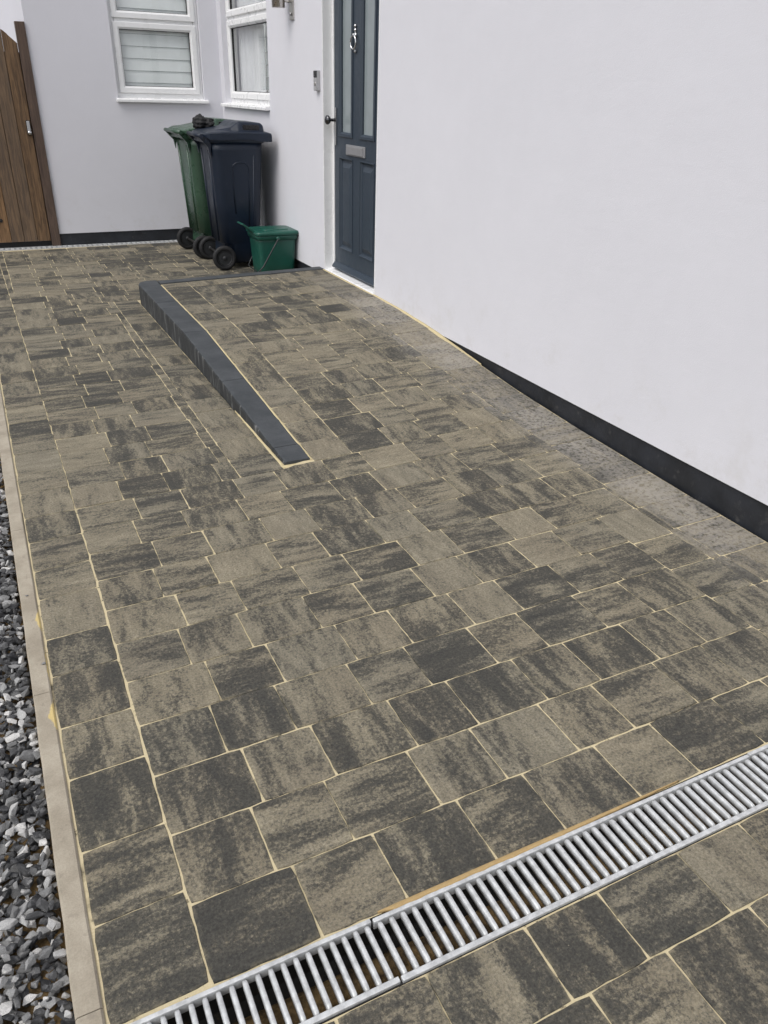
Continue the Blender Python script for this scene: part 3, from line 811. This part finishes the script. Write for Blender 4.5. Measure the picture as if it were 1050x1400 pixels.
sk.build('door_leaf', M['door'], dr)
wb = MB(); wb.prism([(0, .002), (-.030, .004), (-.032, .014), (-.010, .042), (0, .046)], D0 + .01 - DC, D1 - .01 - DC, 'y'); wb.build('weather_bar', M['door'], dr)
for (a, b, c_, d) in gl:
    g = MB(); g.box(Pd(a + .022, c_ + .022, .014), Pd(b - .022, d - .022, .026)); g.build('pane', M['frost'], dr)
    # a bevelled strip across the foot of the pane
lb = MB(); lb.box(Pd(5.150, .985, -.010), Pd(5.462, 1.052, .001), .004); lbo = lb.build('letter_plate', M['pewter'], dr)
lb = MB(); lb.box(Pd(5.172, .992, -.016), Pd(5.425, 1.044, -.0095), .003); lb.build('letter_flap', M['pewter'], dr)
ep = MB(); ep.box(Pd(5.640, 1.035, -.010), Pd(5.672, 1.275, .001), .004); ep.build('lock_plate', M['chrome'], dr)
kn = MB(); kn.lathe([(.011, 0), (.010, -.03), (.011, -.036), (.022, -.042), (.029, -.052), (.030, -.062), (.024, -.070), (.010, -.074), (.001, -.0745)], (-.008, 5.656 - DC, 1.196 - DZ0), 'x'); kn.build('door_knob', M['darknickel'], dr)
kk = MB(); kx = 5.318 - DC
for z, r in ((1.745, .011), (1.722, .012), (1.695, .017), (1.605, .011)):
    kk.lathe([(r * .4, .001), (r, -.002), (r * .85, -.011), (r * .4, -.016), (.0005, -.0165)], (0, kx, z - DZ0), 'x', 16)
pts = [( -.022 - .006 * math.sin(t), kx + .029 * math.sin(t), 1.654 - DZ0 + .037 * math.cos(t)) for t in [2 * math.pi * i / 28 for i in range(29)]]
kk.tube(pts, [.0045 + .002 * abs(math.sin(i * math.pi / 28)) for i in range(29)], 8, False)
kk.tube([(-.010, kx, 1.700 - DZ0), (-.020, kx, 1.698 - DZ0), (-.024, kx, 1.690 - DZ0)], .006, 8)
kk.build('door_knocker', M['chrome'], dr)

# doorbell and wall lamp
db = thing('doorbell', 'small silver and black video doorbell on the wall beside the door', 'doorbell', (WX, 5.80, 1.437))
m = MB(); m.box((-.024, -.031, -.063), (.0, .031, .063), .004); m.build('backplate', M['silver'], db)
m = MB(); m.box((-.028, -.0285, .018), (-.0235, .0285, .060), .002); m.build('camera_panel', M['black'], db)
m = MB(); m.box((-.0275, -.0285, -.060), (-.0235, .0285, .0165), .002); fp = m.build('faceplate', M['silver'], db)
m = MB(); m.lathe([(.013, 0), (.013, -.002), (.010, -.003), (.0005, -.003)], (-.0275, 0, -.020), 'x', 24); m.build('button', M['steel'], db)
m = MB(); m.lathe([(.007, 0), (.007, -.0012), (.0005, -.0018)], (-.028, 0, .040), 'x', 20); m.build('lens', M['black'], db)
lm = thing('wall_lamp', 'brushed steel cylindrical wall lamp above the doorbell', 'lamp', (WX, 6.29, 1.93))
m = MB(); m.box((-.012, -.036, -.108), (0, .036, .16), .003); m.build('bracket', M['steel'], lm)
m = MB(); m.lathe([(.0, -.004), (.010, -.004), (.010, -.012), (.004, -.016), (.0005, -.016)], (-.010, -.005, -.072), 'x', 16); m.build('screw', M['pewter'], lm)
m = MB(); m.lathe([(.045, -.035), (.047, -.033), (.047, .30), (.045, .302)], (-.095, .035, 0), 'z', 32); m.lathe([(.040, -.030), (.041, -.0295), (.041, -.028), (.040, -.0275)], (-.095, .035, 0), 'z', 32); m.build('cylinder', M['steel'], lm)
for z in (.005, .12): m = MB(); m.tube([(-.010, .02, z), (-.060, .03, z)], .006, 10); m.build('arm', M['steel'], lm)

# ------------------------------------------------------------------ gate, post, neighbour
def planks(mb, xs, y0, y1, ztop, zb, pk):
    for a, b in zip(xs, xs[1:]):
        n = 6; g = .0015; ps = []
        n0 = len(mb.v)
        pr = []
        top = [(lerp(a + g, b - g, i / n), ztop(lerp(a + g, b - g, i / n))) for i in range(n + 1)]
        poly = [(a + g, zb)] + [(top[0][0], top[0][1])] + top[1:] + [(b - g, zb)]
        ring = lambda y, k: [(x + (k if x < (a + b) / 2 else -k), y, z) for x, z in poly]
        mb.loft([ring(y1, 0), ring(y0 + .004, 0), ring(y0, .004)], True, False)
        c = (random.random(), random.random(), random.choice((0, .1, .2, .35, .9)), 1)
        pk += [c] * (len(mb.v) - n0)
gt = thing('gate', 'arched brown timber boarded gate with keypad latch beside the back wall', 'gate', (.1, 8.35, 0))
GX0, GX1 = -.47, .556
gz = lambda x: 1.615 + .30 * max(0, 1 - ((x + .1 - .043) / .56) ** 2)
mb = MB(); pk = []; xs = [GX0 - .1 + i * (GX1 - GX0) / 9 for i in range(10)]
planks(mb, xs, -.028, .0, lambda x: gz(x), .052, pk)
go_ = mb.build('boards', M['gate'], gt, fix=False)
at = go_.data.attributes.new('pk', 'FLOAT_COLOR', 'POINT'); at.data.foreach_set('color', [c for q in pk for c in q])
mb = MB(); pk = []
for z in (.25, .95, 1.5):
    mb.box((GX0 - .1 + .02, .001, z), (GX1 - .1 - .02, .035, z + .1))
mb.box((GX0 - .1 + .004, .0005, .06), (GX1 - .1 - .004, .010, 1.60))  # unseen backing sheet added to stop light between the boards
lo_ = mb.build('ledge_backing', M['gate'], gt, fix=False); at = lo_.data.attributes.new('pk', 'FLOAT_COLOR', 'POINT'); at.data.foreach_set('color', [.3, .5, 0, 1] * len(mb.v))
lk = MB(); lk.box((.412, -.040, .955), (.448, -.0285, 1.075), .004); lko = lk.build('latch_plate', M['black'], gt)
lk = MB(); lk.box((.417, -.048, .985), (.443, -.0395, 1.070), .003); lk.build('keypad', M['silver'], lko)
lk = MB(); lk.lathe([(.008, 0), (.008, -.012), (.017, -.018), (.018, -.030), (.012, -.036), (.0005, -.037)], (.430, -.040, .977), 'y', 18); lk.build('latch_knob', M['chrome'], lko)
for z in (.245, 1.40):
    hg = MB(); hg.prism([(GX0 - .1, z - .020), (.04, z - .012), (.062, z - .017), (.072, z), (.062, z + .017), (.04, z + .012), (GX0 - .1, z + .020)], -.034, -.0285, 'y')
    for x in (-.4, -.2, 0, .05): hg.lathe([(.007, 0), (.006, -.003), (.0005, -.004)], (x, -.034, z), 'y', 10)
    hg.build('hinge_strap', M['iron'], gt)
def post(x0, x1, lab):
    t = MB(); n = 6; t.box((x0, 8.300, 0), (x1, 8.392, 1.825), .004); t.box((x0 - .03, 8.393, 0), (x0 + .05, 8.41, 1.60))  # second box: unseen batten added to block light between gate and post
    o = t.build('gate_post', M['post'], fix=False); at = o.data.attributes.new('pk', 'FLOAT_COLOR', 'POINT'); at.data.foreach_set('color', [.63, .55, .12, 1] * len(t.v))
    return tag(o, lab, 'post', 'posts either side of the gate')
post(.561, .6385, 'reddish brown timber gate post standing against the left end of the house wall')
post(-.58, -.485, 'timber gate post on the hinge side of the gate, outside the view')
st = MB(); st.box((-.484, 8.36, .0), (.56, 8.39, .045)); o = st.build('gate_gap_shade', M['iron']); tag(o, 'dark board added to stand in for the shade in the gap under the gate', 'board')  # dark board takes the place of the shade under the gate
nb = thing('neighbouring_house', 'white wall of the neighbouring house behind the gate', 'house', (-2, 12.2, 0))
m = MB(); m.box((-5, 0, 0), (2.55, .3, 6.5)); m.build('wall', M['nwall'], nb)
m = MB(); m.tube([(2.43, -.05, .0), (2.43, -.05, 6.3)], .034, 14); m.build('downpipe', M['upvc'], nb)

# ------------------------------------------------------------------ wheeled bins
def wheel(parent, c, r=.100, w=.046, out=-1):
    t = MB(); pr = [(r * .66, -w / 2), (r * .86, -w / 2), (r * .96, -w * .40), (r, -w * .22), (r, w * .22), (r * .96, w * .40), (r * .86, w / 2), (r * .66, w / 2), (r * .64, w * .3), (r * .64, -w * .3), (r * .66, -w / 2)]
    rings = []
    for rr, h in pr: rings.append([(c[0] + rr * math.cos(a), c[1] + h, c[2] + rr * math.sin(a)) for a in [2 * math.pi * k / 36 for k in range(36)]])
    t.loft(rings, False, True); wo = t.build('wheel', M['tyre'], parent)
    h = MB(); y = c[1]
    for rr0, rr1 in ((r * .54, r * .645), (.0005, r * .2)):
        h.lathe([(rr0, -w * .42), (rr1, -w * .42), (rr1, w * .42), (rr0, w * .42), (rr0, -w * .42)] if rr0 > .01 else [(rr0, -w * .55), (rr1 * .7, -w * .55), (rr1, -w * .4), (rr1, w * .4), (rr0, w * .45)], c, 'y', 28)
    for k in range(6):
        a = k * math.pi / 3 + .3; d = Vector((math.cos(a), 0, math.sin(a))); p = Vector((-d.z, 0, d.x)); C = Vector(c)
        q = [C + d * s + p * e for s, e in ((r * .17, -.010), (r * .57, -.007), (r * .57, .007), (r * .17, .010))]
        h.loft([[v + Vector((0, -w * .36, 0)) for v in q], [v + Vector((0, w * .10, 0)) for v in q]], True, False)
    h.build('hub', M['hub'], wo)

def wheelie_bin(label, loc, mat, lidmat, sc=1.0, rot=0.0, hh=0.0):
    t = thing('wheeled_bin', label, 'wheeled bin', loc, None); t.rotation_euler = (0, 0, rot); t.scale = (sc, sc, sc)
    # local frame: +x is the front (lid lip), wheels at -x, y across; ground z = 0
    b = MB(); secs = []
    for z, x0, x1, hy, r in ((.045, -.115, .140, .200, .04), (.06, -.125, .150, .210, .05), (.20, -.130, .160, .218, .06), (.21, -.185, .161, .220, .075), (.55, -.204, .182, .236, .085), (.93, -.225, .206, .256, .085), (.985, -.227, .209, .259, .085)):
        secs.append(rrect((x0 + x1) / 2, 0, (x1 - x0) / 2, hy, r, z))
    b.loft(secs, True, True)
    # collar under the lid
    rim = []
    for z, g in ((.984, .002), (.990, .012), (1.004, .016), (1.016, .016), (1.022, .010)):
        rim.append(rrect(-.009, 0, .218 + g, .258 + g, .07, z))
    b.loft(rim, True, True)
    # vertical ribs on the back, stiffening flutes on the sides and the raised arch of the grip panel
    for y in (-.13, .13):
        b.tube([(-.186, y * .86, .22), (-.226, y, .93)], .010, 8)
    for s in (-1, 1):
        def P(x, z, o=.0): 
            hy = interp([(.06, .210), (.21, .220), (.55, .236), (.93, .256)], z) - .0025; return (x, s * (hy + o), z)
        arch = [P(-.055, .45), P(-.07, .70), P(-.070, .80)] + [P(-.0 + -.07 * math.cos(a) , .80 + .045 * math.sin(a)) for a in [R(30), R(60), R(90), R(120), R(150)]] + [P(.07, .80), P(.07, .70), P(.055, .33)]
        b.tube(arch, .0065, 8)
        b.tube([P(.085, .10), P(.115, .90)], .006, 8)
    # axle housing
    b.prism([(-.120, .07), (-.150, .075), (-.160, .11), (-.155, .16), (-.150, .205), (-.120, .205)], -.16, .16, 'y')
    # handle lugs at the back
    for y in (-.20, .20):
        b.prism([(-.222, .955), (-.232, .885), (-.246, .955), (-.310, 1.022), (-.305, 1.045), (-.280, 1.048), (-.215, 1.008)], y - .014, y + .014, 'y')
    b.box((-.272, -.225, .985), (-.205, .225, 1.040))
    b.build('body', mat, t, bevel=0)
    h = MB(); h.tube([(-.299, -.245, 1.034), (-.299, .245, 1.034)], .0155, 14); h.build('handle', mat, t)
    ax = MB(); ax.tube([(-.185, -.262, .1), (-.185, .262, .1)], .010, 10); ax.build('axle', M['iron'], t)
    for s in (-1, 1): wheel(t, (-.185, s * .258, .1))
    # lid: sections along x, each a shallow arch with a skirt
    l = MB(); rg = []
    for x, zt, hy, sk_, cr in ((-.288, 1.040, .19, .012, .0), (-.275, 1.052, .222, .020, .003), (-.235, 1.064, .268, .052, .006), (-.15, 1.068, .283, .062, .012), (.02, 1.070, .286, .056, .014), (.10, 1.070, .287, .058, .014), (.16, 1.068, .287, .068, .012), (.235, 1.064, .285, .070, .008), (.266, 1.058, .276, .062, .004), (.272, 1.048, .272, .050, .002)):
        zb = zt - sk_ ; ring = []
        for u, z in ((-1.0, zb), (-1.0, zt - .010), (-.975, zt - .001), (-.80, zt + cr * .5), (-.4, zt + cr), (0, zt + cr), (.4, zt + cr), (.80, zt + cr * .5), (.975, zt - .001), (1.0, zt - .010), (1.0, zb), (.94, zb), (.5, zb + .012), (-.5, zb + .012), (-.94, zb)):
            ring.append((x, hy * u, z))
        rg.append(ring)
    l.loft(rg, True, False)
    # raised crown of the lid with a sloped back
    rg = []
    for x, zt, hy in ((-.19, 1.072, .19), (-.05, 1.098, .205), (.0, 1.132, .222), (.02, 1.140, .224), (.19, 1.132, .220), (.212, 1.118, .214), (.226, 1.064, .206)):
        rg.append([(x, -hy - .03, 1.06), (x, -hy - .006, max(zt - .008, 1.061)), (x, -hy + .008, zt), (x, hy - .008, zt), (x, hy + .006, max(zt - .008, 1.061)), (x, hy + .03, 1.06)])
    l.loft(rg, True, False)
    l.build('lid', lidmat, t, bevel=.004)
    for s in (-1, 1):
        q = MB(); q.box((.040, min(s * .226, s * .2462), 1.080), (.175, max(s * .226, s * .2462), 1.118), .004); q.build('grip_recess_shade', M['black'], t)  # black block stands in for the shade inside the hand grip
    return t
wheelie_bin('navy blue wheeled bin with black wheels, standing in front of the green bin', (1.988, 6.968, 0), M['navy'], M['navy'], 1.0, R(-1.5))
wheelie_bin('green wheeled bin with green lid behind the navy bin', (1.935, 7.545, 0), M['green'], M['green'], 1.0, R(3.0))

# black lumpy bundle lying on the hinge end of the lids, between the bins
m = MB()
for c, r, sq in (((0, 0, 0), .050, .9), ((.048, -.012, -.004), .042, 1.0), ((.02, .03, -.006), .038, .9)):
    bm = bmesh.new(); bmesh.ops.create_icosphere(bm, subdivisions=4, radius=r)
    for v in bm.verts:
        n_ = noise.noise(v.co * 60 + Vector(c) * 90); f = 1 + .16 * n_ + .10 * math.sin(v.co.z * 260 + 3 * n_); v.co = Vector((v.co.x * f * sq, v.co.y * f * 1.25, v.co.z * f)) + Vector(c)
    m.bm(bm, True)
o = m.build('bundle', M['tyre']); o.location = (1.80, 7.215, 1.108); o.scale = (1.3, 1.2, 1.25); tag(o, 'black lumpy rubbery bundle resting on the bin lids near their hinges', 'bundle')

# ------------------------------------------------------------------ food caddy
cd = thing('food_caddy', 'small green food waste caddy with carry handle in front of the navy bin', 'caddy', (2.135, 6.43, 0))
b = MB(); secs = []
for z, hx, hy, r in ((.0, .138, .118, .03), (.008, .144, .124, .035), (.10, .149, .129, .035), (.28, .160, .140, .035), (.315, .162, .142, .035)): secs.append(rrect(0, 0, hx, hy, r, z))
b.loft(secs, True, True)
rim = [rrect(0, 0, .161 + g, .141 + g, .035, z) for z, g in ((.298, 0), (.300, .011), (.326, .013), (.334, .012))]
b.loft(rim, True, True)
for s in (-1, 1): b.lathe([(.017, 0), (.017, .012 * s), (.012, .016 * s), (.0005, .016 * s)], (-.005, s * .152, .312), 'y', 16)
b.build('body', M['teal'], cd)
l = MB(); rg = []
for z, g in ((.3345, .016), (.340, .020), (.354, .020), (.362, .014), (.366, .0), (.3665, -.02)): rg.append(rrect(0, 0, .163 + g, .143 + g, .036, z))
l.loft(rg, True, True); l.loft([rrect(.01, 0, .11, .09, .03, .3660), rrect(.01, 0, .106, .086, .03, .3715), rrect(.01, 0, .10, .08, .03, .3725)], True, True)
l.prism([(-.165, .336), (-.205, .368), (-.262, .408), (-.274, .416), (-.262, .424), (-.215, .392), (-.165, .366)], -.075, .075, 'y')
l.build('lid', M['teal'], cd, bevel=.002)
h = MB(); a0 = (-.005, .312); e = (-.152, .085)
pts = []
for s in (-1, 1):
    leg = [(lerp(a0[0], e[0], t), s * lerp(.166, .168, t), lerp(a0[1], e[1], t)) for t in (0, .35, .7, .93)]
    pts.append(leg)
bend = [(-.178 - .010 * math.cos(u * 3.1416 / 1), .168 * -math.cos(math.pi * u) if True else 0, .052 + .0 * u) for u in (.08, .2, .35, .5, .65, .8, .92)]
path = pts[0] + bend + pts[1][::-1]
h.tube(path, .0058, 8); h.build('carry_handle', M['greyplastic'], cd)

# ------------------------------------------------------------------ light, sky, camera
w = bpy.data.worlds.new('World'); S.world = w; w.use_nodes = True; nt = w.node_tree
bg = nt.nodes['Background']; sky = nt.nodes.new('ShaderNodeTexSky'); sky.sky_type = 'NISHITA'; sky.sun_disc = False
SUN_EL, SUN_AZ = R(56), R(-112)          # azimuth measured from +Y towards +X
sky.sun_elevation = SUN_EL; sky.sun_rotation = SUN_AZ; sky.dust_density = 3.0; sky.air_density = 1.0; sky.altitude = 50
hsv = nt.nodes.new('ShaderNodeHueSaturation'); hsv.inputs['Saturation'].default_value = .34
nt.links.new(sky.outputs[0], hsv.inputs['Color']); nt.links.new(hsv.outputs[0], bg.inputs['Color']); bg.inputs['Strength'].default_value = .15
sl = bpy.data.lights.new('sun', 'SUN'); sl.energy = 1.0; sl.angle = R(40); sl.color = (1, .97, .93)
so_ = bpy.data.objects.new('sun', sl); link(so_)
d = Vector((math.sin(SUN_AZ) * math.cos(SUN_EL), math.cos(SUN_AZ) * math.cos(SUN_EL), math.sin(SUN_EL)))
so_.rotation_euler = d.to_track_quat('Z', 'Y').to_euler(); so_.location = d * 20

cam = bpy.data.cameras.new('camera'); co = link(bpy.data.objects.new('camera', cam)); S.camera = co
yaw, pit, rol = R(26.77089), R(28.51562), R(1.66593)
f = Vector((math.sin(yaw) * math.cos(pit), math.cos(yaw) * math.cos(pit), -math.sin(pit))); r = Vector((math.cos(yaw), -math.sin(yaw), 0)); u = r.cross(f)
r2 = math.cos(rol) * r + math.sin(rol) * u; u2 = -math.sin(rol) * r + math.cos(rol) * u
mw = Matrix((r2, u2, -f)).transposed().to_4x4(); mw.translation = (0, 0, 1.38); co.matrix_world = mw
cam.sensor_fit = 'VERTICAL'; cam.sensor_height = 24; cam.lens = 24 * 1057.09 / 1400; cam.clip_start = .05; cam.clip_end = 2000
S.view_settings.view_transform = 'Standard'; S.view_settings.look = 'None'; S.view_settings.exposure = 0.40; S.view_settings.gamma = 1
S.cycles.caustics_reflective = False; S.cycles.caustics_refractive = False
S.render.resolution_x = 768; S.render.resolution_y = 1024
